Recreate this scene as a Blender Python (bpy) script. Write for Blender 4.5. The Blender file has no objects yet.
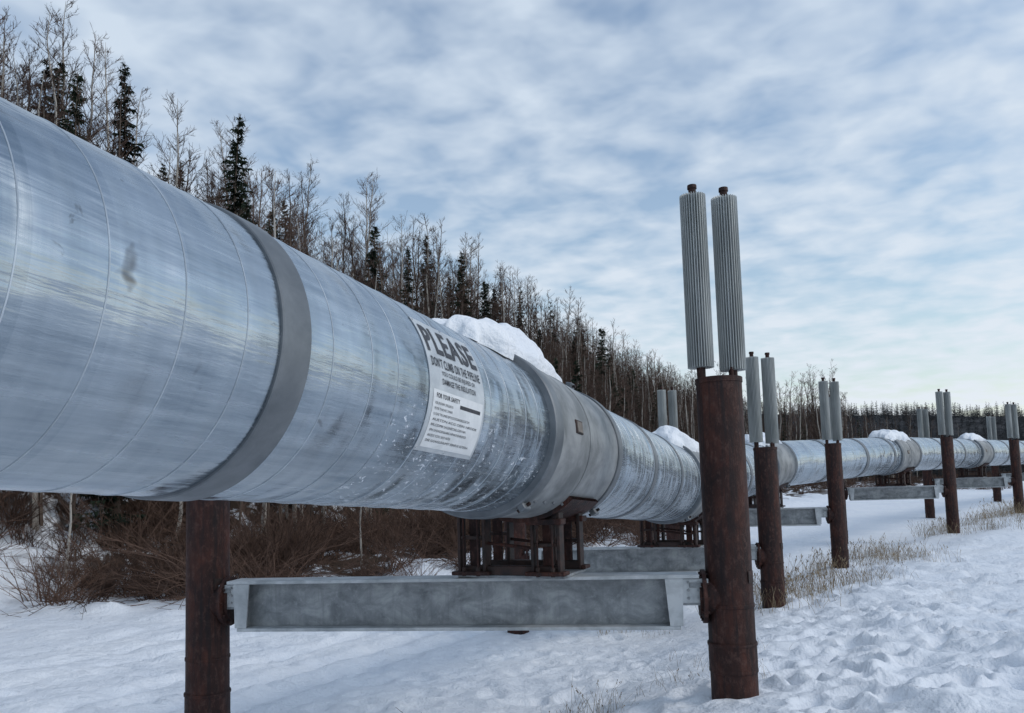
import bpy, bmesh, math, random
import numpy as np
from mathutils import Vector, Matrix
random.seed(7); rng=np.random.default_rng(7)
scene=bpy.context.scene
COL=scene.collection

# ------------------------------------------------------------ numpy noise
_tab=np.random.default_rng(3).random((256,256))
def vn(x,y,o=0):
    x=np.asarray(x,float)+o*17.3; y=np.asarray(y,float)+o*31.7
    xi=np.floor(x).astype(int); yi=np.floor(y).astype(int)
    fx=x-xi; fy=y-yi; fx=fx*fx*(3-2*fx); fy=fy*fy*(3-2*fy)
    a=_tab[xi&255,yi&255];b=_tab[(xi+1)&255,yi&255];c=_tab[xi&255,(yi+1)&255];d=_tab[(xi+1)&255,(yi+1)&255]
    return (a*(1-fx)+b*fx)*(1-fy)+(c*(1-fx)+d*fx)*fy-.5
def fbm(x,y,oct=4,o=0):
    r=0;amp=1;
    for i in range(oct):
        r=r+amp*vn(np.asarray(x)*2**i,np.asarray(y)*2**i,o+i); amp*=.5
    return r
def sm(t):
    t=np.clip(t,0,1); return t*t*(3-2*t)

# ------------------------------------------------------------ ground height
YC=[-300,-50,8.26,16.5,24,33,42,60,100,400]
XC=[-110,-19,2.16,5.2,9.5,17.8,26.2,45,90,430]
def edge(x,y):
    "signed distance-ish into the brush belt (positive = in the brush)"
    x=np.asarray(x,float); y=np.asarray(y,float)
    ye=np.interp(x,[-120,-40,-24,-16,-3.6,5.5,13,30,60,120],[-210,-14,15,22.5,25,35,50,72,100,150])
    return (y-ye)*.75
def base_h(x,y):
    x=np.asarray(x,float); y=np.asarray(y,float)
    zc=0
    for k in (-3,0,3):
        zc=zc+np.interp(y+k,[-300,0,8,16.5,24,33,42,60,90,150,300],[0,.05,0.03,-.48,-.55,-.16,.15,.6,1.1,1.6,3])
    zc=zc/3
    xc=np.interp(y,YC,XC)
    left=sm((xc+.3-x)/3.2)
    z=zc-.5*left*sm((60-y)/30)
    z=z+.28*sm((x-xc-.4)/2.5)*sm((60-y)/20)
    a=-.928*x+.371*y; s=.371*x+.928*y
    hn=fbm(x*.06,y*.06,3,5)
    a0=np.interp(s,[0,20,50,90],[23.5,22.5,19.5,18.5])
    h=np.clip(.74*(a-a0+2.5*hn),0,None); h=-np.logaddexp(-h/3,-18/3)*3+np.logaddexp(0,-18/3)*3
    z=z+h*sm((330-s)/120)
    z=z+.3*sm(edge(x,y)/4)
    far=sm((y-170)/260)*(34+9*fbm(x*.007,y*.007,3,9)-.02*(x-200))
    z=z+far*sm((x+20)/60)
    return z
def ground_h(x,y):
    z=base_h(x,y)
    e=sm(edge(x,y)/3+.3)
    xc=np.interp(y,YC,XC)
    z=z+.22*fbm(np.asarray(x)*.35,np.asarray(y)*.35,3,1)*(.35+.65*e+.3*sm((np.asarray(x)-xc)/2))
    z=z+.6*fbm(np.asarray(x)*.5,np.asarray(y)*.5,3,12)*e
    return z
def gh(x,y): return float(ground_h(np.array([x]),np.array([y]))[0])

# ------------------------------------------------------------ materials
def newmat(name):
    m=bpy.data.materials.new(name); m.use_nodes=True
    nt=m.node_tree; b=nt.nodes['Principled BSDF']
    return m,nt,b
def N(nt,t,**k):
    n=nt.nodes.new(t)
    for a,v in k.items(): setattr(n,a,v)
    return n
def ramp(nt,src,stops):
    r=N(nt,'ShaderNodeValToRGB'); e=r.color_ramp.elements
    while len(e)<len(stops): e.new(.5)
    for i,(p,c) in enumerate(stops):
        e[i].position=p; e[i].color=(c[0],c[1],c[2],1) if not isinstance(c,(int,float)) else (c,c,c,1)
    nt.links.new(src,r.inputs[0]); return r
def noise(nt,vec,scale,detail=4,rough=.55,dist=0):
    n=N(nt,'ShaderNodeTexNoise'); n.inputs['Scale'].default_value=scale; n.inputs['Detail'].default_value=detail
    n.inputs['Roughness'].default_value=rough; n.inputs['Distortion'].default_value=dist
    if vec is not None: nt.links.new(vec,n.inputs['Vector'])
    return n
def mapping(nt,vec,scale):
    m=N(nt,'ShaderNodeMapping'); m.inputs['Scale'].default_value=scale; nt.links.new(vec,m.inputs['Vector']); return m.outputs[0]
def bump(nt,h,b,strength,dist,prev=None):
    n=N(nt,'ShaderNodeBump'); n.inputs['Strength'].default_value=strength; n.inputs['Distance'].default_value=dist
    nt.links.new(h,n.inputs['Height'])
    if prev is not None: nt.links.new(prev.outputs[0],n.inputs['Normal'])
    nt.links.new(n.outputs[0],b.inputs['Normal']); return n
def mixc(nt,fac,a,b,mode='MIX'):
    m=N(nt,'ShaderNodeMix',data_type='RGBA',blend_type=mode)
    for sock,v in ((m.inputs[0],fac),(m.inputs[6],a),(m.inputs[7],b)):
        if hasattr(v,'links'): nt.links.new(v,sock)
        elif isinstance(v,(int,float)): sock.default_value=v
        else: sock.default_value=(v[0],v[1],v[2],1)
    return m.outputs[2]
def math_(nt,op,a,b=None,c=None):
    m=N(nt,'ShaderNodeMath',operation=op)
    for i,v in enumerate((a,b,c)):
        if v is None: continue
        if hasattr(v,'links'): nt.links.new(v,m.inputs[i])
        else: m.inputs[i].default_value=v
    return m.outputs[0]

# pipe jacket metal
def mat_pipe():
    m,nt,b=newmat('aluminium_jacket')
    uv=N(nt,'ShaderNodeUVMap').outputs[0]
    sep=N(nt,'ShaderNodeSeparateXYZ'); nt.links.new(uv,sep.inputs[0])
    s=sep.outputs[0]; th=sep.outputs[1]
    fl=math_(nt,'FLOOR',math_(nt,'DIVIDE',s,.33))
    wn=N(nt,'ShaderNodeTexWhiteNoise',noise_dimensions='1D'); nt.links.new(fl,wn.inputs['W'])
    n1=noise(nt,mapping(nt,uv,(9,.5,1)),1.5,4,.6)      # streaks round the pipe
    n2=noise(nt,mapping(nt,uv,(.5,9,1)),2.0,5,.6)      # streaks along
    n3=noise(nt,mapping(nt,uv,(1,1,1)),1.6,5,.6,.5)
    c=ramp(nt,n3.outputs[0],[(.3,(.26,.315,.36)),(.7,(.50,.56,.61))])
    c=mixc(nt,.35,c.outputs[0],ramp(nt,n1.outputs[0],[(.3,(.22,.27,.315)),(.7,(.62,.67,.71))]).outputs[0])
    c=mixc(nt,.42,c,ramp(nt,n2.outputs[0],[(.3,(.18,.235,.285)),(.7,(.68,.73,.77))]).outputs[0])
    c=mixc(nt,.25,c,ramp(nt,wn.outputs[0],[(0,(.22,.27,.32)),(1,(.62,.66,.70))]).outputs[0])
    n4=noise(nt,uv,2.7,3,.6,.8)
    c=mixc(nt,ramp(nt,n4.outputs[0],[(.69,0),(.75,.75)]).outputs[0],c,(.11,.10,.095))
    # small scuffs and stains
    n7=noise(nt,mapping(nt,uv,(1,1.4,1)),7,4,.65,1.0)
    c=mixc(nt,ramp(nt,n7.outputs[0],[(.66,0),(.74,.55)]).outputs[0],c,(.15,.16,.17))
    n5=noise(nt,mapping(nt,uv,(1,1.6,1)),15,3,.6,1.5)
    fleck=ramp(nt,n5.outputs[0],[(.60,0),(.66,1)]).outputs[0]
    win=math_(nt,'MULTIPLY',math_(nt,'GREATER_THAN',s,3.9),math_(nt,'LESS_THAN',s,6.5))
    n6=noise(nt,uv,2.2,2,.5)
    low=ramp(nt,math_(nt,'ADD',th,math_(nt,'MULTIPLY',n6.outputs[0],.7)),[(0.0,1),(.35,0)]).outputs[0]
    fl2=math_(nt,'MULTIPLY',math_(nt,'MULTIPLY',fleck,win),low)
    c=mixc(nt,fl2,c,(.78,.82,.86))
    nt.links.new(c,b.inputs['Base Color'])
    met=math_(nt,'SUBTRACT',.97,math_(nt,'MULTIPLY',fl2,.8)); nt.links.new(met,b.inputs['Metallic'])
    r=ramp(nt,n2.outputs[0],[(.25,.17),(.75,.32)]); nt.links.new(r.outputs[0],b.inputs['Roughness'])
    b1=bump(nt,noise(nt,mapping(nt,uv,(1.6,1.1,1)),1.3,2,.5).outputs[0],b,.75,.11)
    b2=bump(nt,noise(nt,mapping(nt,uv,(1.0,9,1)),2.4,3,.6).outputs[0],b,.4,.014,b1)
    bump(nt,n1.outputs[0],b,.15,.01,b2)
    return m
def mat_simple(name,c1,c2,scale,rough=.6,metal=0,bs=.3,bd=.01,lo=.35,hi=.65,detail=5,stretch=(1,1,1)):
    m,nt,b=newmat(name)
    co=N(nt,'ShaderNodeTexCoord').outputs['Object']
    v=mapping(nt,co,stretch)
    n=noise(nt,v,scale,detail,.62,.3)
    nt.links.new(ramp(nt,n.outputs[0],[(lo,c1),(hi,c2)]).outputs[0],b.inputs['Base Color'])
    b.inputs['Roughness'].default_value=rough; b.inputs['Metallic'].default_value=metal
    if bs: bump(nt,noise(nt,v,scale*6,3,.6).outputs[0],b,bs,bd)
    return m
M_pipe=mat_pipe()
M_band=mat_simple('dull_steel_band',(.12,.135,.15),(.21,.225,.24),3,.5,.5,.15,.004)
M_seam=mat_simple('seam_metal',(.34,.38,.42),(.6,.65,.7),3,.4,.7,.1,.002)
M_clamp=mat_simple('weathered_grey_panel',(.16,.17,.175),(.36,.37,.375),2.4,.55,.35,.15,.006)
def mat_rust():
    m,nt,b=newmat('rusty_steel')
    co=N(nt,'ShaderNodeTexCoord').outputs['Object']
    n=noise(nt,mapping(nt,co,(1,1,.45)),5,6,.65,.4)
    n2=noise(nt,mapping(nt,co,(1,1,.6)),19,5,.72)
    n3=noise(nt,mapping(nt,co,(7,7,.35)),3,4,.6)
    c=ramp(nt,n.outputs[0],[(.3,(.012,.006,.006)),(.5,(.034,.012,.009)),(.70,(.080,.025,.015))]).outputs[0]
    c=mixc(nt,ramp(nt,n2.outputs[0],[(.50,0),(.66,.7)]).outputs[0],c,(.095,.048,.038))
    c=mixc(nt,ramp(nt,n3.outputs[0],[(.48,0),(.64,.7)]).outputs[0],c,(.010,.007,.008))
    nt.links.new(c,b.inputs['Base Color']); b.inputs['Roughness'].default_value=.65; b.inputs['Specular IOR Level'].default_value=.3
    bump(nt,n2.outputs[0],b,.8,.014)
    return m
M_rust=mat_rust()
M_darkst=mat_simple('dark_rusted_frame',(.010,.007,.006),(.045,.020,.015),9,.65,.1,.3,.005)
def mat_galv():
    m,nt,b=newmat('galvanised_steel')
    co=N(nt,'ShaderNodeTexCoord').outputs['Object']
    n=noise(nt,mapping(nt,co,(1,1,1.4)),3.2,6,.65,.6)
    n2=noise(nt,mapping(nt,co,(5,5,.6)),2.5,4,.65,.3)
    n3=noise(nt,co,18,4,.7)
    c=ramp(nt,n.outputs[0],[(.30,(.12,.13,.14)),(.5,(.245,.26,.27)),(.70,(.40,.415,.42))]).outputs[0]
    c=mixc(nt,ramp(nt,n2.outputs[0],[(.5,0),(.72,.45)]).outputs[0],c,(.13,.14,.15))
    c=mixc(nt,ramp(nt,n3.outputs[0],[(.55,0),(.75,.5)]).outputs[0],c,(.42,.44,.45))
    nt.links.new(c,b.inputs['Base Color']); b.inputs['Roughness'].default_value=.52; b.inputs['Metallic'].default_value=.25
    bump(nt,n.outputs[0],b,.2,.006)
    return m
M_galv=mat_galv()
M_galv_l=mat_simple('galvanised_flange',(.32,.34,.35),(.54,.56,.57),4,.5,.25,.15,.004)
M_fin=mat_simple('weathered_aluminium_fins',(.36,.38,.375),(.58,.60,.59),3,.5,.3,.1,.003,stretch=(1,1,.25))
M_sign=mat_simple('sign_sheet',(.44,.47,.50),(.60,.63,.65),5,.42,.25,.05,.002)
M_sticker=mat_simple('sticker_white',(.62,.64,.65),(.74,.755,.765),8,.5,0,0,0)
M_black=mat_simple('sign_lettering',(.012,.013,.018),(.05,.05,.06),30,.5,0,0,0)
M_tag=mat_simple('stained_tag',(.12,.10,.085),(.24,.21,.18),12)
def mat_snow(ground=True):
    m,nt,b=newmat('snow' if ground else 'snow_cap_mat')
    geo=N(nt,'ShaderNodeNewGeometry'); P=geo.outputs['Position']
    n1=noise(nt,P,.5,4,.6); n2=noise(nt,P,5,5,.65); n3=noise(nt,P,38,3,.7); n4=noise(nt,P,1.6,4,.62,.5)
    c=ramp(nt,n1.outputs[0],[(.3,(.78,.82,.88)),(.7,(.88,.90,.93))]).outputs[0]
    if ground:
        at=N(nt,'ShaderNodeAttribute',attribute_name='litter')
        nn=noise(nt,P,.75,6,.7,.6)
        pr=N(nt,'ShaderNodeMapRange'); nt.links.new(math_(nt,'ADD',nn.outputs[0],math_(nt,'MULTIPLY',at.outputs['Fac'],.08)),pr.inputs[0]); pr.inputs[1].default_value=.50; pr.inputs[2].default_value=.58
        fac=math_(nt,'MULTIPLY',pr.outputs[0],at.outputs['Fac'])
        c=mixc(nt,fac,c,(.06,.044,.034))
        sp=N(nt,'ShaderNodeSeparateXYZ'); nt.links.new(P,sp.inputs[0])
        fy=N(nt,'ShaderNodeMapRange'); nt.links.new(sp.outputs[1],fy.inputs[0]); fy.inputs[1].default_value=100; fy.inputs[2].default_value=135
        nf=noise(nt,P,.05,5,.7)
        c=mixc(nt,math_(nt,'MULTIPLY',fy.outputs[0],.98),c,ramp(nt,nf.outputs[0],[(.4,(.038,.040,.043)),(.65,(.085,.085,.088))]).outputs[0])  # far forest floor, its dark tone lifted by aerial haze painted into the colour
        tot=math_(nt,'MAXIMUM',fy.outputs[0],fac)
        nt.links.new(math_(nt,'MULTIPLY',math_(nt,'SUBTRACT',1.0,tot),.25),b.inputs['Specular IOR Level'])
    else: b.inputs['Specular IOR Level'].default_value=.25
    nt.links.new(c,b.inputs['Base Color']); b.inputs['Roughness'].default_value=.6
    p=bump(nt,n4.outputs[0],b,.6,.16)
    p=bump(nt,n2.outputs[0],b,.75,.07,p)
    bump(nt,n3.outputs[0],b,.5,.012,p)
    return m
M_snow=mat_snow(); M_snowc=mat_snow(False)
def mat_bark(name,c1,c2,sc=.8):
    m,nt,b=newmat(name)
    oi=N(nt,'ShaderNodeObjectInfo')
    n=noise(nt,N(nt,'ShaderNodeTexCoord').outputs['Object'],sc,2,.6)
    f=math_(nt,'ADD',math_(nt,'MULTIPLY',oi.outputs['Random'],.5),math_(nt,'MULTIPLY',n.outputs[0],.5))
    nt.links.new(ramp(nt,f,[(.2,c1),(.8,c2)]).outputs[0],b.inputs['Base Color']); b.inputs['Roughness'].default_value=.85
    b.inputs['Specular IOR Level'].default_value=.1
    return m
M_bark=mat_bark('bare_bark',(.055,.040,.033),(.17,.135,.11))
M_birch=mat_bark('birch_bark',(.24,.22,.195),(.48,.45,.41),3)
M_twig=mat_bark('twigs_brown',(.046,.031,.026),(.13,.088,.07))
M_shrub=mat_bark('willow_stems',(.045,.028,.022),(.15,.095,.072))
M_needle=mat_bark('spruce_needles',(.009,.015,.011),(.028,.040,.024),2)
M_far=mat_bark('distant_needles_hazed',(.028,.033,.037),(.070,.072,.076),.1)  # distance haze painted into the needle colour: paler, bluer than the near spruces
M_grass=mat_bark('dry_grass',(.16,.115,.07),(.38,.30,.20),3)

# ------------------------------------------------------------ mesh builder
class MB:
    def __init__(s): s.v=[];s.f=[];s.m=[];s.uv=None
    def add(s,vs,fs,mi=0):
        o=len(s.v); s.v+= [tuple(p) for p in vs]; s.f+=[tuple(i+o for i in f) for f in fs]; s.m+=[mi]*len(fs)
    def box(s,M,sx,sy,sz,mi=0,bev=0.0):
        if bev<=0:
            P=[M@Vector((x*sx/2,y*sy/2,z*sz/2)) for x in(-1,1) for y in(-1,1) for z in(-1,1)]
            s.add(P,[(0,1,3,2),(4,6,7,5),(0,4,5,1),(2,3,7,6),(0,2,6,4),(1,5,7,3)],mi)
        else:
            bm=bmesh.new(); bmesh.ops.create_cube(bm,size=1)
            for v in bm.verts: v.co=Vector((v.co.x*sx,v.co.y*sy,v.co.z*sz))
            bmesh.ops.bevel(bm,geom=bm.edges[:],offset=min(bev,sx*.3,sy*.3,sz*.3),segments=1,affect='EDGES')
            bm.verts.ensure_lookup_table(); bm.verts.index_update()
            s.add([M@v.co for v in bm.verts],[[v.index for v in f.verts] for f in bm.faces],mi); bm.free()
    def tube(s,pts,rad,n=8,mi=0,cap=True,rot=0):
        vs=[];fs=[]
        pts=[Vector(p) for p in pts]
        for i,p in enumerate(pts):
            t=(pts[min(i+1,len(pts)-1)]-pts[max(i-1,0)])
            if t.length<1e-9: t=Vector((0,0,1))
            t.normalize()
            ref=Vector((0,0,1)) if abs(t.z)<.9 else Vector((1,0,0))
            a=t.cross(ref).normalized(); b=t.cross(a)
            for k in range(n):
                an=2*math.pi*k/n+rot
                vs.append(p+rad[i]*(math.cos(an)*a+math.sin(an)*b))
        for i in range(len(pts)-1):
            for k in range(n):
                fs.append((i*n+k,i*n+(k+1)%n,(i+1)*n+(k+1)%n,(i+1)*n+k))
        if cap:
            fs.append(tuple(range(n))); fs.append(tuple((len(pts)-1)*n+k for k in range(n))[::-1])
        s.add(vs,fs,mi)
    def lathe(s,c,prof,n=40,mi=0):
        for (z0,r0),(z1,r1) in zip(prof[:-1],prof[1:]):
            vs=[];fs=[]
            for k in range(n):
                an=2*math.pi*k/n; cx,sy=math.cos(an),math.sin(an)
                vs+= [(c[0]+r0*cx,c[1]+r0*sy,z0),(c[0]+r1*cx,c[1]+r1*sy,z1)]
            for k in range(n):
                j=(k+1)%n; fs.append((2*k,2*j,2*j+1,2*k+1))
            s.add(vs,fs,mi)
    def mesh(s,name,mats,smooth=False):
        me=bpy.data.meshes.new(name); me.from_pydata(s.v,[],s.f)
        for m in mats: me.materials.append(m)
        me.polygons.foreach_set('material_index',s.m)
        me.polygons.foreach_set('use_smooth',[smooth]*len(s.f))
        me.update(); return me
    def obj(s,name,mats,parent=None,smooth=False):
        o=bpy.data.objects.new(name,s.mesh(name,mats,smooth)); COL.objects.link(o)
        if parent: o.parent=parent
        return o
def empty(name):
    o=bpy.data.objects.new(name,None); COL.objects.link(o); return o

# ------------------------------------------------------------ ground
def build_ground():
    nx,ny=560,680
    ux=np.linspace(-math.asinh(450/2),math.asinh(450/2),nx); X=2+2*np.sinh(ux)
    uy=np.linspace(-math.asinh(300/2),math.asinh(720/2),ny); Y=8+2*np.sinh(uy)
    gx,gy=np.meshgrid(X,Y)
    z=ground_h(gx,gy)
    near=np.exp(-((gx-3)**2+(gy-8)**2)/900)
    xc=np.interp(gy,YC,XC)
    rt=sm((gx-xc-.2)/1.5)
    z+=near*(.07+.08*rt)*fbm(gx*1.3,gy*1.3,4,2)+near*(.026+.03*rt)*fbm(gx*5,gy*5,3,3)
    ee=edge(gx,gy); bank=np.exp(-((ee+1.2)/2.2)**2)
    z+=bank*(.16+.5*np.clip(fbm(gx*.9,gy*.9,3,30),0,1))
    r=np.random.default_rng(11)
    for i in range(1500):
        py=r.uniform(3,26); px=np.interp(py,YC,XC)+r.uniform(.1,8.5)
        left=i>1000
        if left: py=r.uniform(5,18); px=r.uniform(-8,2.)
        w=r.uniform(.08,.17); an=r.uniform(0,3.14); dpt=r.uniform(.04,.13)*(.5 if left else 1)
        ix=np.searchsorted(X,[px-.7,px+.7]); iy=np.searchsorted(Y,[py-.7,py+.7])
        sl=(slice(iy[0],iy[1]),slice(ix[0],ix[1]))
        dx=gx[sl]-px; dy=gy[sl]-py
        u=dx*math.cos(an)+dy*math.sin(an); v=-dx*math.sin(an)+dy*math.cos(an)
        q=(u/(w*1.7))**2+(v/w)**2
        z[sl]+=-dpt*np.exp(-q**1.5)+.35*dpt*np.exp(-(np.sqrt(q)-1.5)**2*6)
    a=-.928*gx+.371*gy
    for ac in (7.2,8.3,9.7,12.2,13.6,15.):
        aw=a-ac-.5*fbm(gx*.1,gy*.1,2,8+int(ac))
        z-=.075*np.exp(-(aw/.22)**2)*sm((34-gy)/10)
        z+=.04*np.exp(-((np.abs(aw)-.4)/.15)**2)*sm((34-gy)/10)
    for (cx,cy) in [(2.16,8.26),(-3.46,9.08),(5.2,16.5),(9.6,24)]:
        d=np.hypot(gx-cx,gy-cy); z+=.09*np.exp(-(d/.6)**2)-.10*np.exp(-(d/.32)**2)
    v=np.stack([gx.ravel(),gy.ravel(),z.ravel()],1)
    me=bpy.data.meshes.new('snowy_ground')
    idx=np.arange(nx*ny).reshape(ny,nx)
    f=np.stack([idx[:-1,:-1],idx[:-1,1:],idx[1:,1:],idx[1:,:-1]],-1).reshape(-1,4)
    me.vertices.add(len(v)); me.vertices.foreach_set('co',v.ravel())
    me.loops.add(f.size); me.loops.foreach_set('vertex_index',f.ravel())
    me.polygons.add(len(f)); me.polygons.foreach_set('loop_start',np.arange(0,f.size,4)); me.polygons.foreach_set('loop_total',np.full(len(f),4))
    me.polygons.foreach_set('use_smooth',np.ones(len(f),bool))
    me.update(calc_edges=True); me.materials.append(M_snow)
    lit=sm((ee+2.5*fbm(gx*.3,gy*.3,3,20))/4)
    at=me.attributes.new('litter','FLOAT','POINT'); at.data.foreach_set('value',lit.ravel().astype(np.float32))
    COL.objects.link(bpy.data.objects.new('snowy_ground',me))
build_ground()

# ------------------------------------------------------------ pipeline path
D0=Vector((.3697,.927,-.0547)); P00=Vector((-2.755,1.151,2.95))
knots=[P00+D0*-14,Vector((3.37,16.5,2.04)),Vector((7.6,24.5,2.59)),Vector((15.8,33,3.06)),Vector((24.5,42.5,3.3)),Vector((34,52,3.5)),Vector((64,82,4.2))]
raw=[];
for A,B in zip(knots[:-1],knots[1:]):
    L=(B-A).length; n=int(L/.1)
    for i in range(n): raw.append(A+(B-A)*i/n)
raw.append(knots[-1]); raw=np.array([tuple(p) for p in raw])
sm_=raw.copy(); W=10
for i in range(len(raw)):
    w=min(W,i,len(raw)-1-i); sm_[i]=raw[i-w:i+w+1].mean(0)
arc=np.concatenate([[0],np.cumsum(np.linalg.norm(np.diff(sm_,axis=0),axis=1))])-14
def F(s):
    P=Vector([float(np.interp(s,arc,sm_[:,k])) for k in range(3)])
    Q=Vector([float(np.interp(s+.1,arc,sm_[:,k])) for k in range(3)]); R=Vector([float(np.interp(s-.1,arc,sm_[:,k])) for k in range(3)])
    t=(Q-R).normalized(); side=t.cross(Vector((0,0,1))).normalized(); up=side.cross(t)
    return P,t,side,up
R0=.72
def onpipe(s,th,r):
    P,t,side,up=F(s); return P+r*(math.cos(th)*side+math.sin(th)*up)
pipeline=empty('pipeline')
def sweep(name,stations,mat,n=96,smooth=True,uv=True):
    vs=[];fs=[];uvs=[]
    for (s,r) in stations:
        P,t,side,up=F(s)
        for k in range(n+1):
            an=-math.pi*1.0+2*math.pi*k/n
            vs.append(P+r*(math.cos(an)*side+math.sin(an)*up)); uvs.append((s,an*.72))
    for i in range(len(stations)-1):
        for k in range(n): fs.append((i*(n+1)+k,(i+1)*(n+1)+k,(i+1)*(n+1)+k+1,i*(n+1)+k+1))
    me=bpy.data.meshes.new(name); me.from_pydata([tuple(v) for v in vs],[],fs)
    l=me.uv_layers.new(name='UVMap'); li=np.zeros(len(me.loops),int); me.loops.foreach_get('vertex_index',li)
    l.data.foreach_set('uv',np.array(uvs)[li].ravel())
    me.polygons.foreach_set('use_smooth',[smooth]*len(fs)); me.materials.append(mat); me.update()
    o=bpy.data.objects.new(name,me); COL.objects.link(o); o.parent=pipeline; return o
SEND=float(arc[-1])-.5
sweep('pipe_jacket',[(s,R0) for s in np.arange(-13.5,SEND,.25)],M_pipe)
mb=MB()
def bandgeo(mb,s0,s1,r,mi=0,n=96,bev=.004,r1=None):
    r1=r if r1 is None else r1
    st=[(s0,R0-.01),(s0,r-bev)],[(s0,r-bev),(s0+bev,r)],[(s0+bev,r),(s1-bev,r1)],[(s1-bev,r1),(s1,r1-bev)],[(s1,r1-bev),(s1,R0-.01)]
    for (sa,ra),(sb,rb) in st:
        vs=[];fs=[]
        for (s,rr) in ((sa,ra),(sb,rb)):
            P,t,side,up=F(s)
            for k in range(n):
                an=2*math.pi*k/n; vs.append(P+rr*(math.cos(an)*side+math.sin(an)*up))
        for k in range(n): fs.append((k,n+k,n+(k+1)%n,(k+1)%n))
        mb.add(vs,fs,mi)
bent_s=[-7.,8.14,16.56,25.6,37.4,50.2,63.7]
for i,k in enumerate(np.arange(-3,24,.33)):
    if any(b-1.6<k<b+.8 for b in bent_s[1:]): continue
    kk=float(k)+random.uniform(-.03,.03)
    bandgeo(mb,kk,kk+.006,R0+.0035,0,bev=.002)
for k in np.arange(24,60,.9): bandgeo(mb,float(k),float(k)+.02,R0+.005,0,n=48,bev=.003)
mb.obj('sheet_seams',[M_seam],pipeline,True)
mb=MB()
for k,w in [(-1.5,.2),(2.86,.21),(10.85,.16),(12.9,.12),(20.3,.2),(22.6,.2),(29,.22),(32.2,.22),(35,.2),(41.5,.22),(45.2,.22),(48,.2),(54,.25),(58,.25)]:
    bandgeo(mb,k,k+w,R0+.016,0,bev=.006)
mb.obj('joint_bands',[M_band],pipeline,True)
def clamp(bs,idx):
    mb=MB()
    bandgeo(mb,bs-1.62,bs-1.42,.785,1,bev=.012)
    bandgeo(mb,bs-1.42,bs+.7,.768,0,r1=.745,bev=.003)
    bandgeo(mb,bs+.62,bs+.78,.765,1,bev=.008)
    bandgeo(mb,bs-.52,bs-.50,.766,0,bev=.003)
    for th in (2.1,-.95):
        for j in range(8):
            s=bs-1.3+j*.26
            p=onpipe(s,th,.765); q=onpipe(s,th,.79)
            mb.tube([p,q],[.014,.014],6,1)
    for s in (bs-1.52,bs+.70):
        for th in (math.radians(78),math.radians(-58)):
            P,t,side,up=F(s)
            o=math.cos(th)*side+math.sin(th)*up; tg=-math.sin(th)*side+math.cos(th)*up
            M=Matrix((t,tg,o)).transposed().to_4x4(); M.translation=P+o*.81
            mb.box(M,.15,.07,.07,1,.01)
            for e in(-1,1): mb.tube([P+o*.81+tg*.07*e,P+o*.81-tg*.02*e],[.018,.018],6,2)
    P,t,side,up=F(bs-.9); th=math.radians(6); o=math.cos(th)*side+math.sin(th)*up; tg=-math.sin(th)*side+math.cos(th)*up
    M=Matrix((t,tg,o)).transposed().to_4x4(); M.translation=P+o*.764
    mb.box(M,.2,.13,.02,2,.004); M2=M.copy(); M2.translation=P+o*.776; mb.box(M2,.16,.10,.006,3)
    mb.obj('saddle_clamp_%d'%idx,[M_clamp,M_band,M_darkst,M_tag],pipeline,True)
for i,b in enumerate(bent_s[1:]): clamp(b,i+1)
for o in list(COL.objects):
    if o.name.startswith(('saddle_clamp','joint_bands')):
        o.data.set_sharp_from_angle(angle=math.radians(35))

# ------------------------------------------------------------ supports
def column(mb,c,ztop,zb,big=True):
    r=.232
    def weld(z,d=.014):
        mb.lathe(c,[(z-.02,r),(z-.015,r+d*.85),(z,r+d),(z+.015,r+d*.85),(z+.02,r)])
    mb.lathe(c,[(zb-1.2,r),(ztop-.06,r)])
    weld(zb+.26,.010); weld(zb+.52,.016); weld(zb+.90,.008)
    mb.lathe(c,[(zb+.27,r+.001),(zb+.27,r+.007),(zb+.51,r+.007),(zb+.51,r+.001)])
    mb.lathe(c,[(ztop-.06,r),(ztop-.055,r+.008),(ztop-.005,r+.008),(ztop,r+.002),(ztop,.0001)])
def radiator(c,z0,z1,name,parent,ztop):
    mb=MB(); n=30; ro,ri=.135,.080; hw=.003
    ring=[]
    for k in range(n):
        a=2*math.pi*k/n; da=math.pi/n
        dx,dy=math.cos(a),math.sin(a); px,py=-dy,dx
        ring+= [(ri*math.cos(a-da*.5),ri*math.sin(a-da*.5)),(ro*dx-px*hw,ro*dy-py*hw),(ro*dx+px*hw,ro*dy+py*hw),(ri*math.cos(a+da*.5),ri*math.sin(a+da*.5))]
    m=len(ring); vs=[(c[0]+x,c[1]+y,z) for z in (z0,z1) for x,y in ring]
    mb.add(vs,[(k,(k+1)%m,m+(k+1)%m,m+k) for k in range(m)]+[tuple(range(m))[::-1],tuple(range(m,2*m))],0)
    mb.tube([(c[0],c[1],ztop-.02),(c[0],c[1],z0+.01)],[.045,.045],14,1)
    mb.tube([(c[0],c[1],z1-.01),(c[0],c[1],z1+.10)],[.04,.04],14,1)
    mb.tube([(c[0],c[1],z1+.075),(c[0],c[1],z1+.115)],[.05,.048],14,1)
    mb.obj(name,[M_fin,M_rust],parent)
def frameM(o,x,y,z):
    M=Matrix((x,y,z)).transposed().to_4x4(); M.translation=o; return M
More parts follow.
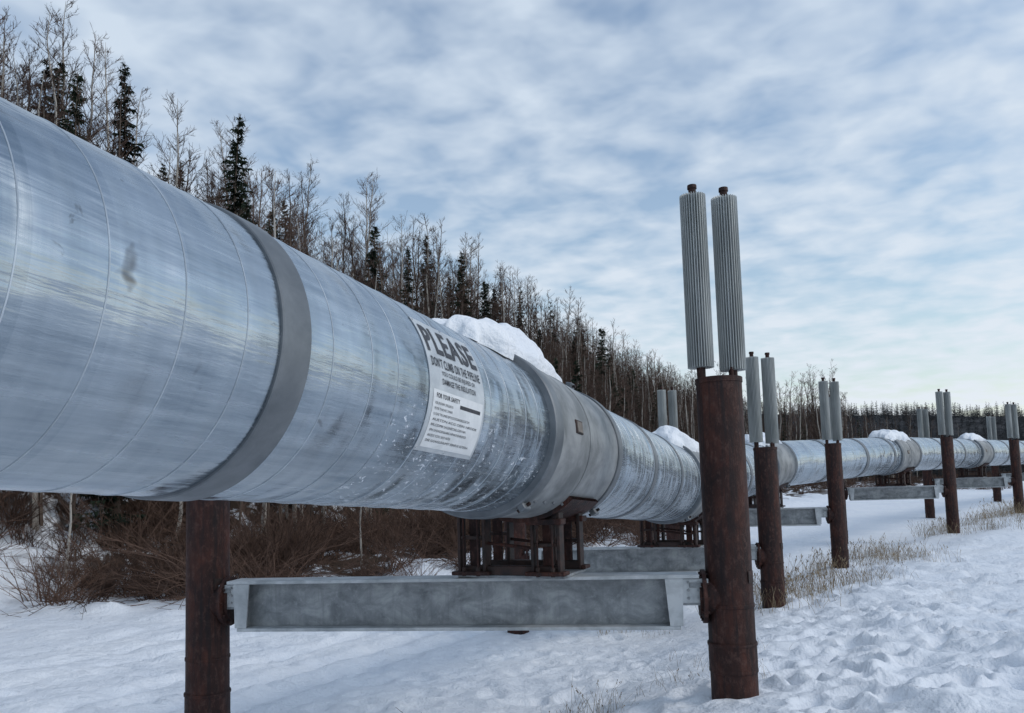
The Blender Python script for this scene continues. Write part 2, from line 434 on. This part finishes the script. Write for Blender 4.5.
def support(Rc,Lc,top,beam,fin,bs):
    e=empty('pipeline_support')
    A=Vector((Lc[0],Lc[1],0)); B=Vector((Rc[0],Rc[1],0)); X=(B-A).normalized(); Z=Vector((0,0,1)); Y=Z.cross(X)
    L=(B-A).length
    for nm,c in (('column_1',Rc),('column_2',Lc)):
        mb=MB(); zb=gh(c[0],c[1]); column(mb,c,top,zb)
        o=mb.obj(nm,[M_rust],e,True); o.data.set_sharp_from_angle(angle=math.radians(35))
        for j,dx in enumerate((-.18,.165)):
            cc=(c[0]+dx,c[1]+(.03 if j else -.02))
            radiator(cc,top+.11-(.03 if j else 0),fin-(.0 if j==0 else .02),'radiator_%s_%d'%(nm[-1],j+1),e,top)
        mb=MB()
        mb.tube([(c[0]+.12,c[1]-.08,top-.01),(c[0]+.12,c[1]-.08,top+.1)],[.02,.02],8,0)
        cam_side=Vector((.75,-.66,0)).normalized()
        M=frameM(Vector((c[0],c[1],beam-.03))+cam_side*.236,cam_side.cross(Z)*-1,Z.copy(),cam_side)
        mb.box(M,.10,.12,.006,1,.002)
        mb.obj('tag_and_riser_%s'%nm[-1],[M_rust,M_darkst],e)
    h=.54; x0=.42; x1=L-.5; w=.34
    mb=MB()
    mid=lambda x,y,z: A+X*x+Y*y+Z*z
    xm=(x0+x1)/2; ln=x1-x0
    mb.box(frameM(mid((.26+L-.26)/2,0,beam-.0175),X,Y,Z),L-.62,w,.035,1,.004)
    mb.box(frameM(mid(xm,0,beam-h+.0175),X,Y,Z),ln-.02,w,.035,1,.004)
    mb.box(frameM(mid(xm,0,beam-h/2),X,Y,Z),ln-.04,.02,h-.074,0)
    for xs in (x0+.06,x1-.06):
        sgn=-1 if xs<L/2 else 1
        for sy in(-1,1):
            vs=[mid(xs-.09,sy*(w/2-.004),beam-.037),mid(xs+.09,sy*(w/2-.004),beam-.037),mid(xs+.075-(.0 if sgn>0 else .02),sy*(w/2-.004),beam-h+.037),mid(xs-.075+(.0 if sgn<0 else .02),sy*(w/2-.004),beam-h+.037)]
            vs+= [p-Y*sy*.02 for p in vs]
            mb.add(vs,[(0,1,2,3),(7,6,5,4),(0,4,5,1),(1,5,6,2),(2,6,7,3),(3,7,4,0)],1)
        mb.box(frameM(mid(xs,0,beam-h/2),X,Y,Z),.03,w-.045,h-.076,0)
    for xs,sg in ((.31,-1),(L-.37,1)):
        for sy in(-1,1):
            mb.box(frameM(mid(xs,sy*(w/2-.03),beam-.16),X,Y,Z),.2 if sg<0 else .3,.025,.24,1,.004)
            mb.box(frameM(mid(xs+sg*.02,sy*(w/2-.012),beam-.10),X,Y,Z),.12,.02,.05,0,.003)
            for bz in(.07,.15,.23):
                for bx in (-.05,.05):
                    p=mid(xs+bx,sy*(w/2-.018),beam-bz); mb.tube([p,p+Y*sy*.03],[.014,.014],6,0)
        mb.box(frameM(mid(xs,0,beam-.29),X,Y,Z),.22 if sg<0 else .3,w-.03,.022,0,.003)
    mb.obj('crossbeam',[M_galv,M_galv_l],e)
    mb=MB()
    for c,sg in ((A,1),(B,-1)):
        o=c+Z*(beam-.23)
        mb.tube([o+X*sg*.1,o+X*sg*.26],[.20,.20],28)
        mb.tube([o+X*sg*.24,o+X*sg*.28],[.27,.27],28)
        mb.tube([o+X*sg*.275,o+X*sg*.31],[.20,.20],28)
        for k in range(10):
            an=2*math.pi*k/10; p=o+(Y*math.cos(an)+Z*math.sin(an))*.235
            mb.tube([p+X*sg*.22,p+X*sg*.30],[.016,.016],6)
    ob=mb.obj('column_brackets',[M_rust],e); ob.data.set_sharp_from_angle(angle=math.radians(35))
    # shoe: two rusted open pedestals joined by low channels
    P,t,side,up=F(bs); th=Vector((t.x,t.y,0)).normalized(); sd=th.cross(Z)
    SH=-.17
    base=Vector((P.x,P.y,0))+sd*SH-th*.1
    mb=MB(); zb=beam
    q=lambda a,b,z: base+sd*a+th*b+Z*z
    def zt_(a): 
        a=min(abs(a+SH),.60); return P.z-math.sqrt(.78**2-a*a)
    mb.box(frameM(q(0,0,zb+.016),sd,th,Z),1.18,.74,.03,1,.006)
    for b_ in(-.32,.32):
        mb.box(frameM(q(0,b_,zb+.08),sd,th,Z),1.10,.10,.095,0,.008)
        mb.tube([q(-.26,b_,zb+.36),q(.26,b_,zb+.30)],[.018,.018],8,2)
    for sgn in(-1,1):
        a_=sgn*.41
        for b_ in (-.34,.34):
            s2=-1 if b_<0 else 1
            for aa in (a_-.14,a_+.14):   # flanges
                zt=zt_(aa)
                mb.box(frameM(q(aa,b_,(zb+.034+zt)/2),sd,th,Z),.035,.14,zt-zb-.036,0,.005)
            zt=min(zt_(a_-.12),zt_(a_+.12),zt_(a_))
            mb.box(frameM(q(a_,b_-.03*s2,(zb+.034+zt)/2),sd,th,Z),.11,.03,zt-zb-.036,2)
            mb.box(frameM(q(a_,b_+.01*s2,zb+.05+.55*(zt-zb-.05)),sd,th,Z),.24,.11,.035,0,.004)
            mb.box(frameM(q(a_,b_+.03*s2,zt_(a_)-.035),sd,th,Z),.38,.17,.06,2,.008)
            mb.box(frameM(q(a_,b_+.03*s2,zb+.055),sd,th,Z),.42,.19,.04,2,.008)
            for c_ in(-.08,.08):
                p=q(a_+c_,b_+.085*s2,zb+.075); mb.tube([p-Z*.05,p+Z*.04],[.024,.024],6,0)
                p=q(a_+c_,b_+.085*s2,zt_(a_)-.10); mb.tube([p,p+Z*.05],[.024,.024],6,0)
                mb.tube([q(a_+c_,b_+.085*s2,zb+.08),q(a_+c_,b_+.085*s2,zt_(a_)-.06)],[.010,.010],6,2)
    vs=[];fs=[];na=24
    for jj,(ss,rr) in enumerate(((-.52,.81),(.42,.81),(.42,.765),(-.52,.765))):
        for k in range(na+1):
            an=math.radians(-134+88*k/na); vs.append(P+t*ss+rr*(math.cos(an)*side+math.sin(an)*up))
    for jj in range(4):
        for k in range(na): fs.append((jj*(na+1)+k,((jj+1)%4)*(na+1)+k,((jj+1)%4)*(na+1)+k+1,jj*(na+1)+k+1))
    mb.add(vs,fs,2)
    mb.obj('sliding_shoe',[M_darkst,M_galv,M_rust],e)
support((2.16,8.26),(-3.46,9.08),3.15,1.15,5.10,8.14)
support((5.2,16.5),(.0,17.25),2.78,.80,4.66,16.56)
support((9.6,24),(4.9,25.),3.17,1.28,5.05,25.6)
support((17.9,33),(13.7,33.9),3.7,1.74,5.6,37.4)
support((26.3,42),(22.3,43.3),3.9,2.0,5.8,50.2)
support((36,51.2),(31.8,53),4.1,2.2,6.0,63.7)
support((-2.6,-6.2),(-8.1,-4.6),3.6,2.0,5.6,-7.)

# ------------------------------------------------------------ snow piles on the pipe
def snow_pile(s0,s1,th0,th1,h,seed):
    ns,nt=90,60; vs=[];fs=[]
    for i in range(ns):
        u=i/(ns-1)
        for j in range(nt):
            v=j/(nt-1)
            pu=(1-abs(2*u-1)**2.8); pv=(1-abs(2*v-1)**2.8)
            nz=float(fbm(u*3.6+seed,v*2.6,3,4)); nz2=float(fbm(u*14+seed,v*10,3,6))
            t=h*(max(pu,0)**.5)*(max(pv,0)**.45)*(.95+.75*nz+.15*nz2)*(1.15-.4*u)
            t=max(t,0)
            du=.25*float(fbm(v*4,seed,3,3))*(1 if u>.5 else -1)*abs(2*u-1)
            s=s0+(s1-s0)*(u+du*.5); th=math.radians(th0+(th1-th0)*(v+.3*float(fbm(u*6,seed+3,3,2))*abs(2*v-1)))
            vs.append(tuple(onpipe(s,th,.755+t)-Vector((0,0,0 if t>.03 else .03))))
    for i in range(ns-1):
        for j in range(nt-1): fs.append((i*nt+j,(i+1)*nt+j,(i+1)*nt+j+1,i*nt+j+1))
    mb=MB(); mb.add(vs,fs); mb.obj('snow_pile',[M_snowc],None,True)
snow_pile(5.8,8.0,58,126,.30,1)
snow_pile(14.8,16.9,55,125,.26,5)
snow_pile(23.8,26,55,125,.24,9)
snow_pile(35.5,37.8,50,125,.28,13)
snow_pile(48.5,50.8,55,125,.25,17)

# ------------------------------------------------------------ warning sign
sign=empty('warning_sign')
def patch(mb,s0,s1,a0,a1,r,mi):
    ns,nt=10,30; vs=[];fs=[]
    for i in range(ns):
        for j in range(nt): vs.append(onpipe(s0+(s1-s0)*i/(ns-1),a0+(a1-a0)*j/(nt-1),r))
    for i in range(ns-1):
        for j in range(nt-1): fs.append((i*nt+j,(i+1)*nt+j,(i+1)*nt+j+1,i*nt+j+1))
    mb.add(vs,fs,mi)
TH0,TH1=math.radians(-33),math.radians(38); S0,S1=4.28,5.1
mb=MB(); patch(mb,S0,S1,TH0,TH1,R0+.0045,0)
HH=(TH1-TH0)*R0
patch(mb,S0+.05,S0+.79,TH0+.03/R0,TH0+.40/R0,R0+.0065,1)
for (a_,b_) in [(.02,.02),(.80,.02),(.02,HH-.02),(.80,HH-.02),(.4,.015),(.4,HH-.015)]:
    mb.tube([onpipe(S0+a_,TH0+b_/R0,R0+.004),onpipe(S0+a_,TH0+b_/R0,R0+.010)],[.008,.006],8,0)
mb.obj('sheet',[M_sign,M_sticker],sign,True)
def text(body,x0,x1,y0,y1,bold=.0):
    cu=bpy.data.curves.new('t','FONT'); cu.body=body; cu.size=1; cu.offset=bold; cu.resolution_u=3; cu.space_character=1.12 if bold>.012 else 1.0
    o=bpy.data.objects.new('t',cu); COL.objects.link(o)
    dg=bpy.context.evaluated_depsgraph_get(); me=bpy.data.meshes.new_from_object(o.evaluated_get(dg))
    bpy.data.objects.remove(o)
    bm=bmesh.new(); bm.from_mesh(me)
    bmesh.ops.triangulate(bm,faces=bm.faces[:])
    if y1-y0>.08: bmesh.ops.subdivide_edges(bm,edges=bm.edges[:],cuts=2,use_grid_fill=True)
    xs=[v.co.x for v in bm.verts]; ys=[v.co.y for v in bm.verts]
    ax,bx,ay,by=min(xs),max(xs),min(ys),max(ys)
    for v in bm.verts:
        x=x0+(v.co.x-ax)/(bx-ax)*(x1-x0); y=y0+(v.co.y-ay)/(by-ay)*(y1-y0)
        v.co=onpipe(S0+x,TH0+y/R0,R0+.0085)
    bm.to_mesh(me); bm.free(); me.materials.clear(); me.materials.append(M_black)
    ob=bpy.data.objects.new('lettering',me); COL.objects.link(ob); ob.parent=sign
text('PLEASE',.04,.78,HH-.25,HH-.05,.026)
text("DON'T CLIMB ON THE PIPELINE",.05,.77,HH-.345,HH-.28,.018)
text('YOU COULD BE INJURED OR',.17,.67,HH-.40,HH-.362,.01)
text('DAMAGE THE INSULATION',.17,.67,HH-.45,HH-.412,.01)
text('FOR YOUR SAFETY',.09,.42,.35,.38,.02)
for k in range(8):
    y=.325-k*.034
    body=''.join(random.choice('ABCDE GHILMNO PRSTU ') for _ in range(random.randint(20,34)))
    text(body,.08,.09+random.uniform(.3,.65) if k>1 else .33,y-.016,y,.0)
mb=MB(); patch(mb,S0+.43,S0+.75,TH0+.32/R0,TH0+.345/R0,R0+.0075,0); mb.obj('bar',[M_black],sign,True)

# ------------------------------------------------------------ vegetation meshes
def seg(mb,pts,rad,n,mi): mb.tube(pts,rad,n,mi,cap=False,rot=random.random()*3)
def bare_tree(name,seed,h,birch=False,spread=.26,nb=40,twr=.010,lod=1.0):
    random.seed(seed); mb=MB(); r0=h*.0075+.01
    pts=[];x=y=0
    for i in range(12):
        pts.append(Vector((x,y,h*i/11-.3*(i==0)))); x+=random.uniform(-.16,.16)*h/14; y+=random.uniform(-.16,.16)*h/14
    seg(mb,pts,[r0*(1-i/11)**.8+.008 for i in range(12)],5,0)
    def at(t):
        f=t*11; i=min(int(f),10); return pts[i].lerp(pts[i+1],f-i)
    st=random.uniform(.16,.3)
    for b in range(nb):
        t=st+(.985-st)*(b/nb)**.85+random.uniform(-.01,.01); t=min(t,.99); p=at(t)
        az=random.random()*6.283; L=h*spread*(1.05-t)**.75*random.uniform(.45,1.3)+.25
        el=math.radians(random.uniform(30,62)); d=Vector((math.cos(az)*math.cos(el),math.sin(az)*math.cos(el),math.sin(el)))
        bp=[p]; dd=d.copy()
        for k in range(3):
            bp.append(bp[-1]+dd*L/3); dd=(dd+Vector((random.uniform(-.25,.25),random.uniform(-.25,.25),random.uniform(-.02,.28)))).normalized()
        rb=max(.4*r0*(1-t)+.007,.009); seg(mb,bp,[rb*(1-k/4) for k in range(4)],3,1)
        for j in range(int((6+L*2.6)*lod)):
            k=random.uniform(.2,1)*2.99; i=int(k); q=bp[i].lerp(bp[i+1],k-i)
            d2=(dd+Vector((random.uniform(-1,1),random.uniform(-1,1),random.uniform(-.3,.7)))).normalized(); l2=L*random.uniform(.15,.38)+.12
            q2=q+d2*l2
            seg(mb,[q,q2],[twr,twr*.4],3,1)
            for w in range(3 if lod>.9 else 2):
                d4=(d2+Vector((random.uniform(-.9,.9),random.uniform(-.9,.9),random.uniform(-.3,.7)))).normalized()
                qq=q.lerp(q2,random.uniform(.3,1)); seg(mb,[qq,qq+d4*random.uniform(.15,.4)*(l2+.2)],[twr*.6,twr*.35],3,1)
    return mb.mesh(name,[M_birch if birch else M_bark,M_twig])
def spruce(name,seed,h,w=.13,mats=None,dens=1.0):
    random.seed(seed); mb=MB()
    seg(mb,[(0,0,-.3),(0,0,h*.5),(0,0,h)],[h*.010,h*.006,.01],6,0)
    lv=int(h*26*dens); st=random.uniform(.04,.1)
    for i in range(lv):
        t=st+(1-st)*random.random()**.9*.99; z=h*t
        R=h*w*(1-t)**.85*(.85+.22*math.sin(t*h*5.1+seed)+.12*math.sin(t*h*11))+.10
        az=random.random()*6.283; L=R*random.uniform(.45,1.25); c,s=math.cos(az),math.sin(az)
        droop=-.34*L+(.45*L if t>.88 else 0)
        n=max(3,int(L/.17)) if dens>.5 else 3
        prev=Vector((0,0,z))
        for k in range(1,n+1):
            f=k/n; p=Vector((c*L*f,s*L*f,z+droop*f+.20*L*f*f))
            wd=(.09+.20*L*(1-f*.75))*random.uniform(.6,1.2)
            for sg in(-1,1):
                a=Vector((-s*sg,c*sg,0))
                tip=p+a*wd+Vector((c,s,0))*.08-Vector((0,0,random.uniform(.03,.2)))
                mb.add([prev,p,tip],[(0,1,2)],1)
            mb.add([prev,p,(prev+p)/2-Vector((0,0,random.uniform(.1,.26)))],[(0,1,2)],1)
            prev=p
    return mb.mesh(name,mats or [M_bark,M_needle])
def shrub(name,seed,h,fallen=False):
    random.seed(seed); mb=MB()
    for i in range(30):
        az=random.random()*6.283; b=Vector((random.gauss(0,.3),random.gauss(0,.3),-.1))
        lean=random.uniform(.1,1.1) if not fallen else random.uniform(.9,2.6); L=h*random.uniform(.5,1.1)
        d=Vector((math.cos(az)*lean,math.sin(az)*lean,1)).normalized(); p=[b]
        for k in range(4):
            p.append(p[-1]+d*L/4); d=(d+Vector((math.cos(az)*.14*lean,math.sin(az)*.14*lean,-.15*lean))+Vector((random.uniform(-.16,.16),random.uniform(-.16,.16),0))).normalized()
        seg(mb,p,[.019,.016,.012,.008,.004],3,0)
        for j in range(7):
            k=random.uniform(.8,3.9); ii=int(k); q=p[ii].lerp(p[ii+1],k-ii)
            d2=(d+Vector((random.uniform(-.9,.9),random.uniform(-.9,.9),random.uniform(-.1,.9)))).normalized(); l=random.uniform(.2,.65)*h*.4
            q2=q+d2*l; seg(mb,[q,q2],[.008,.004],3,0)
            d3=(d2+Vector((random.uniform(-.6,.6),random.uniform(-.6,.6),.2))).normalized(); seg(mb,[q.lerp(q2,.5),q.lerp(q2,.5)+d3*l*.6],[.006,.003],3,0)
    return mb.mesh(name,[M_shrub])
def grass(name,seed,n=60,h=.6,sp=.35):
    random.seed(seed); mb=MB()
    for i in range(n):
        b=Vector((random.gauss(0,sp),random.gauss(0,sp),-.05)); az=random.random()*6.283; L=h*random.uniform(.4,1.1); ln=random.uniform(.05,.5)
        d=Vector((math.cos(az)*ln,math.sin(az)*ln,1)).normalized(); p1=b+d*L*.55; d=(d+Vector((math.cos(az)*.35,math.sin(az)*.35,-.15))).normalized(); p2=p1+d*L*.45
        seg(mb,[b,p1,p2],[.0045,.0035,.0015],3,0)
        if random.random()<.35:
            for k in range(4):
                q=p2-d*.03*k; mb.add([q,q+Vector((random.uniform(-.03,.03),random.uniform(-.03,.03),.03)),q+Vector((0,0,.05))],[(0,1,2)],0)
    return mb.mesh(name,[M_grass])

bares=[bare_tree('bare_tree_mesh_%d'%i,100+i,random.uniform(11.5,15),birch=(i%2==0),spread=(.17,.2,.26,.19,.23,.15)[i]) for i in range(6)]
lbares=[bare_tree('bare_tree_light_mesh_%d'%i,150+i,random.uniform(12,14.5),birch=(i%2==0),spread=(.17,.2,.22,.16)[i],nb=30,twr=.016,lod=.5) for i in range(4)]
spr=[spruce('spruce_mesh_%d'%i,200+i,12,(.125,.15,.105,.135)[i]) for i in range(4)]
lspr=[spruce('spruce_light_mesh_%d'%i,250+i,12,(.13,.15)[i],None,.45) for i in range(2)]
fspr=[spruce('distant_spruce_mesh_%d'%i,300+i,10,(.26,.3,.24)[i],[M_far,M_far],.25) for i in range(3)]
shr=[shrub('willow_mesh_%d'%i,400+i,(2.2,2.8,1.8,3.2)[i]) for i in range(4)]+[shrub('fallen_branches_mesh',450,3.6,True)]
grs=[grass('grass_mesh_%d'%i,500+i,(30,44,24)[i],(.5,.65,.8)[i],.45) for i in range(3)]
rs=random.Random(5)
def place(me,x,y,z,sc,parent,name,tilt=.04):
    o=bpy.data.objects.new(name,me); COL.objects.link(o); o.location=(x,y,z)
    o.rotation_euler=(rs.gauss(0,tilt),rs.gauss(0,tilt),rs.random()*6.283)
    o.scale=(sc*rs.uniform(.9,1.1),sc*rs.uniform(.9,1.1),sc)
    if parent: o.parent=parent
    return o
DV=(.371,.928); NV=(-.928,.371)
def sa(s,a): return s*DV[0]+a*NV[0], s*DV[1]+a*NV[1]
forest=empty('hillside_forest')
P=[]
while len(P)<1500:
    s=-22+240*rs.random()**1.25; a0=float(np.interp(s,[20,45],[24,14]))
    a=a0+(42-a0)*rs.random()
    x,y=sa(s,a)
    if float(edge(x,y))<3: continue
    P.append((x,y))
P=np.array(P); zz=ground_h(P[:,0],P[:,1])
for (x,y),z in zip(P,zz):
    a=-.928*x+.371*y; farr=math.hypot(x,y)>85
    k=min(1,.62+.38*(a-12)/12)
    if rs.random()<.19: place(rs.choice(lspr if farr else spr),x,y,z-.1,rs.uniform(.5,1.2)*k,forest,'spruce')
    else: place(rs.choice(lbares if farr else bares),x,y,z-.1,(.62+.62*rs.random()**1.1)*k,forest,'bare_tree')
ahead=empty('valley_forest')
P=np.array([(rs.uniform(18,85),rs.uniform(96,150)) for i in range(420)])
P=np.array([p for p in P if p[0]/p[1]<.43+.25*((p[1]-96)/70)**2])
zz=ground_h(P[:,0],P[:,1])
for (x,y),z in zip(P,zz):
    if rs.random()<.2: place(rs.choice(lspr),x,y,z-.1,rs.uniform(.5,.85),ahead,'spruce')
    else: place(rs.choice(lbares),x,y,z-.1,rs.uniform(.8,1.25)*(.75 if x/y>.42 else 1),ahead,'bare_tree')
far=empty('distant_forest')
P=[]
for i in range(2600):
    y=rs.uniform(140,440); x=y*rs.uniform(.2,.85)
    P.append((x,y))
P=np.array(P); zz=ground_h(P[:,0],P[:,1])
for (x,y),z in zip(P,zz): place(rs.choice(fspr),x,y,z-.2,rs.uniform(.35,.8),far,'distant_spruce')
# undergrowth
brush=empty('willow_thicket')
P=[]
while len(P)<1300:
    s=-12+120*rs.random()**1.25; a=8+28*rs.random()
    x,y=sa(s,a); e=float(edge(x,y))
    if e<-.3 or (e>9 and rs.random()<.65): continue
    if float(vn(x*.25,y*.25,4))<-.15 and rs.random()<.8: continue
    P.append((x,y))
P=np.array(P); zz=ground_h(P[:,0],P[:,1])
for (x,y),z in zip(P,zz):
    place(rs.choice(shr),x,y,z,rs.uniform(.4,1.15),brush,'willow',.14)
for i in range(200):
    y=rs.uniform(70,130); x=y*rs.uniform(.18,.62)
    if np.interp(y,YC,XC)-12<x and y<110: continue
    place(rs.choice(shr),x,y,gh(x,y),rs.uniform(.4,.8),brush,'willow',.1)
# individually recognisable trees
for (s,a,sc,k) in [(36,32,1.4,3),(25,31,1.3,0),(30,33,1.36,2),(49,30,1.12,1),(60,28,1.25,3),(64,27,1.1,0),(81,22,1.28,1),(54,30,1.1,2),(112,22,1.1,0),(20,33,1.1,3),(72,26,.95,2),(95,22,1.0,3)]:
    x,y=sa(s,a); place(spr[k],x,y,gh(x,y)-.1,sc,None,'spruce_tree',.02)
for (x,y,sc) in [(-16.6,24.3,.5),(-5.4,28,.4),(-14.2,25.5,.38),(-1.2,33,.45)]:
    place(bares[0],x,y,gh(x,y)-.1,sc,None,'birch_tree',.03)
gr=empty('dry_grass')
for i in range(330):
    y=rs.uniform(13,60); x=float(np.interp(y,YC,XC))+rs.gauss(.5,1.3)
    if float(vn(x*.5,y*.5,7))<.04: continue
    place(rs.choice(grs),x,y,gh(x,y),rs.uniform(.5,1.2),gr,'grass_clump',.1)
for (x,y,sc) in [(.74,8.7,.5),(.95,8.5,.4),(.6,8.8,.35),(2.6,9.1,.4),(1.9,9.4,.5),(2.4,10.,.5),(3.,10.8,.5)]:
    place(rs.choice(grs),x,y,gh(x,y)-.02,sc,gr,'grass_clump',.1)
mb=MB(); random.seed(3)
x,y=-1.1,8.8; z=gh(x,y)
seg(mb,[(x,y,z-.05),(x-.05,y,z+.12),(x-.13,y,z+.24),(x-.24,y,z+.33)],[.006,.005,.003,.002],4,0)
seg(mb,[(x-.05,y,z+.12),(x+.02,y,z+.2),(x+.04,y,z+.27)],[.004,.003,.001],4,0)
mb.obj('weed_stalk',[M_shrub])

# ------------------------------------------------------------ world
w=bpy.data.worlds.new('World'); scene.world=w; w.use_nodes=True; nt=w.node_tree; nt.nodes.clear()
SUN_EL=math.radians(38); SUN_AZ=math.radians(108)
sky=N(nt,'ShaderNodeTexSky'); sky.sky_type='NISHITA'; sky.sun_disc=False; sky.sun_elevation=SUN_EL; sky.sun_rotation=SUN_AZ
sky.air_density=1.3; sky.dust_density=.8; sky.ozone_density=1.2
bg1=N(nt,'ShaderNodeBackground'); bg1.inputs[1].default_value=.15; nt.links.new(sky.outputs[0],bg1.inputs[0])
tc=N(nt,'ShaderNodeTexCoord'); sp=N(nt,'ShaderNodeSeparateXYZ'); nt.links.new(tc.outputs['Generated'],sp.inputs[0])
zz_=math_(nt,'ADD',math_(nt,'MAXIMUM',sp.outputs[2],.0),.14)
cx=math_(nt,'DIVIDE',sp.outputs[0],zz_); cy=math_(nt,'DIVIDE',sp.outputs[1],zz_)
cb=N(nt,'ShaderNodeCombineXYZ'); nt.links.new(cx,cb.inputs[0]); nt.links.new(cy,cb.inputs[1])
rot=N(nt,'ShaderNodeMapping'); rot.inputs['Rotation'].default_value=(0,0,.5); rot.inputs['Scale'].default_value=(1,1.1,1); nt.links.new(cb.outputs[0],rot.inputs[0])
nA=noise(nt,rot.outputs[0],.8,2,.5,.2); nB=noise(nt,rot.outputs[0],7.0,3,.5,.2); nC=noise(nt,rot.outputs[0],2.6,3,.5,.3)
mix_=math_(nt,'ADD',math_(nt,'MULTIPLY',nA.outputs[0],.34),math_(nt,'ADD',math_(nt,'MULTIPLY',nB.outputs[0],.44),math_(nt,'MULTIPLY',nC.outputs[0],.32)))
mask=ramp(nt,mix_,[(.44,.12),(.55,.55),(.66,.95)])
horiz=N(nt,'ShaderNodeMapRange'); nt.links.new(sp.outputs[2],horiz.inputs[0]); horiz.inputs[1].default_value=.0; horiz.inputs[2].default_value=.22; horiz.inputs[3].default_value=.3; horiz.inputs[4].default_value=0
mk=math_(nt,'MINIMUM',math_(nt,'ADD',mask.outputs[0],horiz.outputs[0]),.97)
cc=ramp(nt,sp.outputs[2],[(0.0,(.84,.89,.94)),(.12,(.76,.83,.91)),(.5,(.64,.74,.86)),(.9,(.50,.61,.75))])
bg2=N(nt,'ShaderNodeBackground'); nt.links.new(cc.outputs[0],bg2.inputs[0]); bg2.inputs[1].default_value=1.0
mx=N(nt,'ShaderNodeMixShader'); nt.links.new(mk,mx.inputs[0]); nt.links.new(bg1.outputs[0],mx.inputs[1]); nt.links.new(bg2.outputs[0],mx.inputs[2])
out=N(nt,'ShaderNodeOutputWorld'); nt.links.new(mx.outputs[0],out.inputs[0])
sl=bpy.data.lights.new('sun','SUN'); sl.energy=.9; sl.angle=math.radians(18); sl.color=(1,.95,.88)
so=bpy.data.objects.new('sun',sl); COL.objects.link(so)
dv=Vector((math.sin(SUN_AZ)*math.cos(SUN_EL),math.cos(SUN_AZ)*math.cos(SUN_EL),math.sin(SUN_EL)))
so.rotation_euler=dv.to_track_quat('Z','Y').to_euler()

# ------------------------------------------------------------ camera
cd=bpy.data.cameras.new('camera'); cam=bpy.data.objects.new('camera',cd); COL.objects.link(cam)
cd.sensor_width=36; cd.lens=28.125; cd.shift_y=.0625; cd.clip_end=3000; cd.clip_start=.05
cam.matrix_world=Matrix.Translation((0,0,2.05))@Matrix.Rotation(math.radians(95),4,'X')@Matrix.Rotation(-.03,4,'Z')
scene.camera=cam
scene.view_settings.view_transform='Standard'; scene.view_settings.look='None'; scene.view_settings.exposure=0
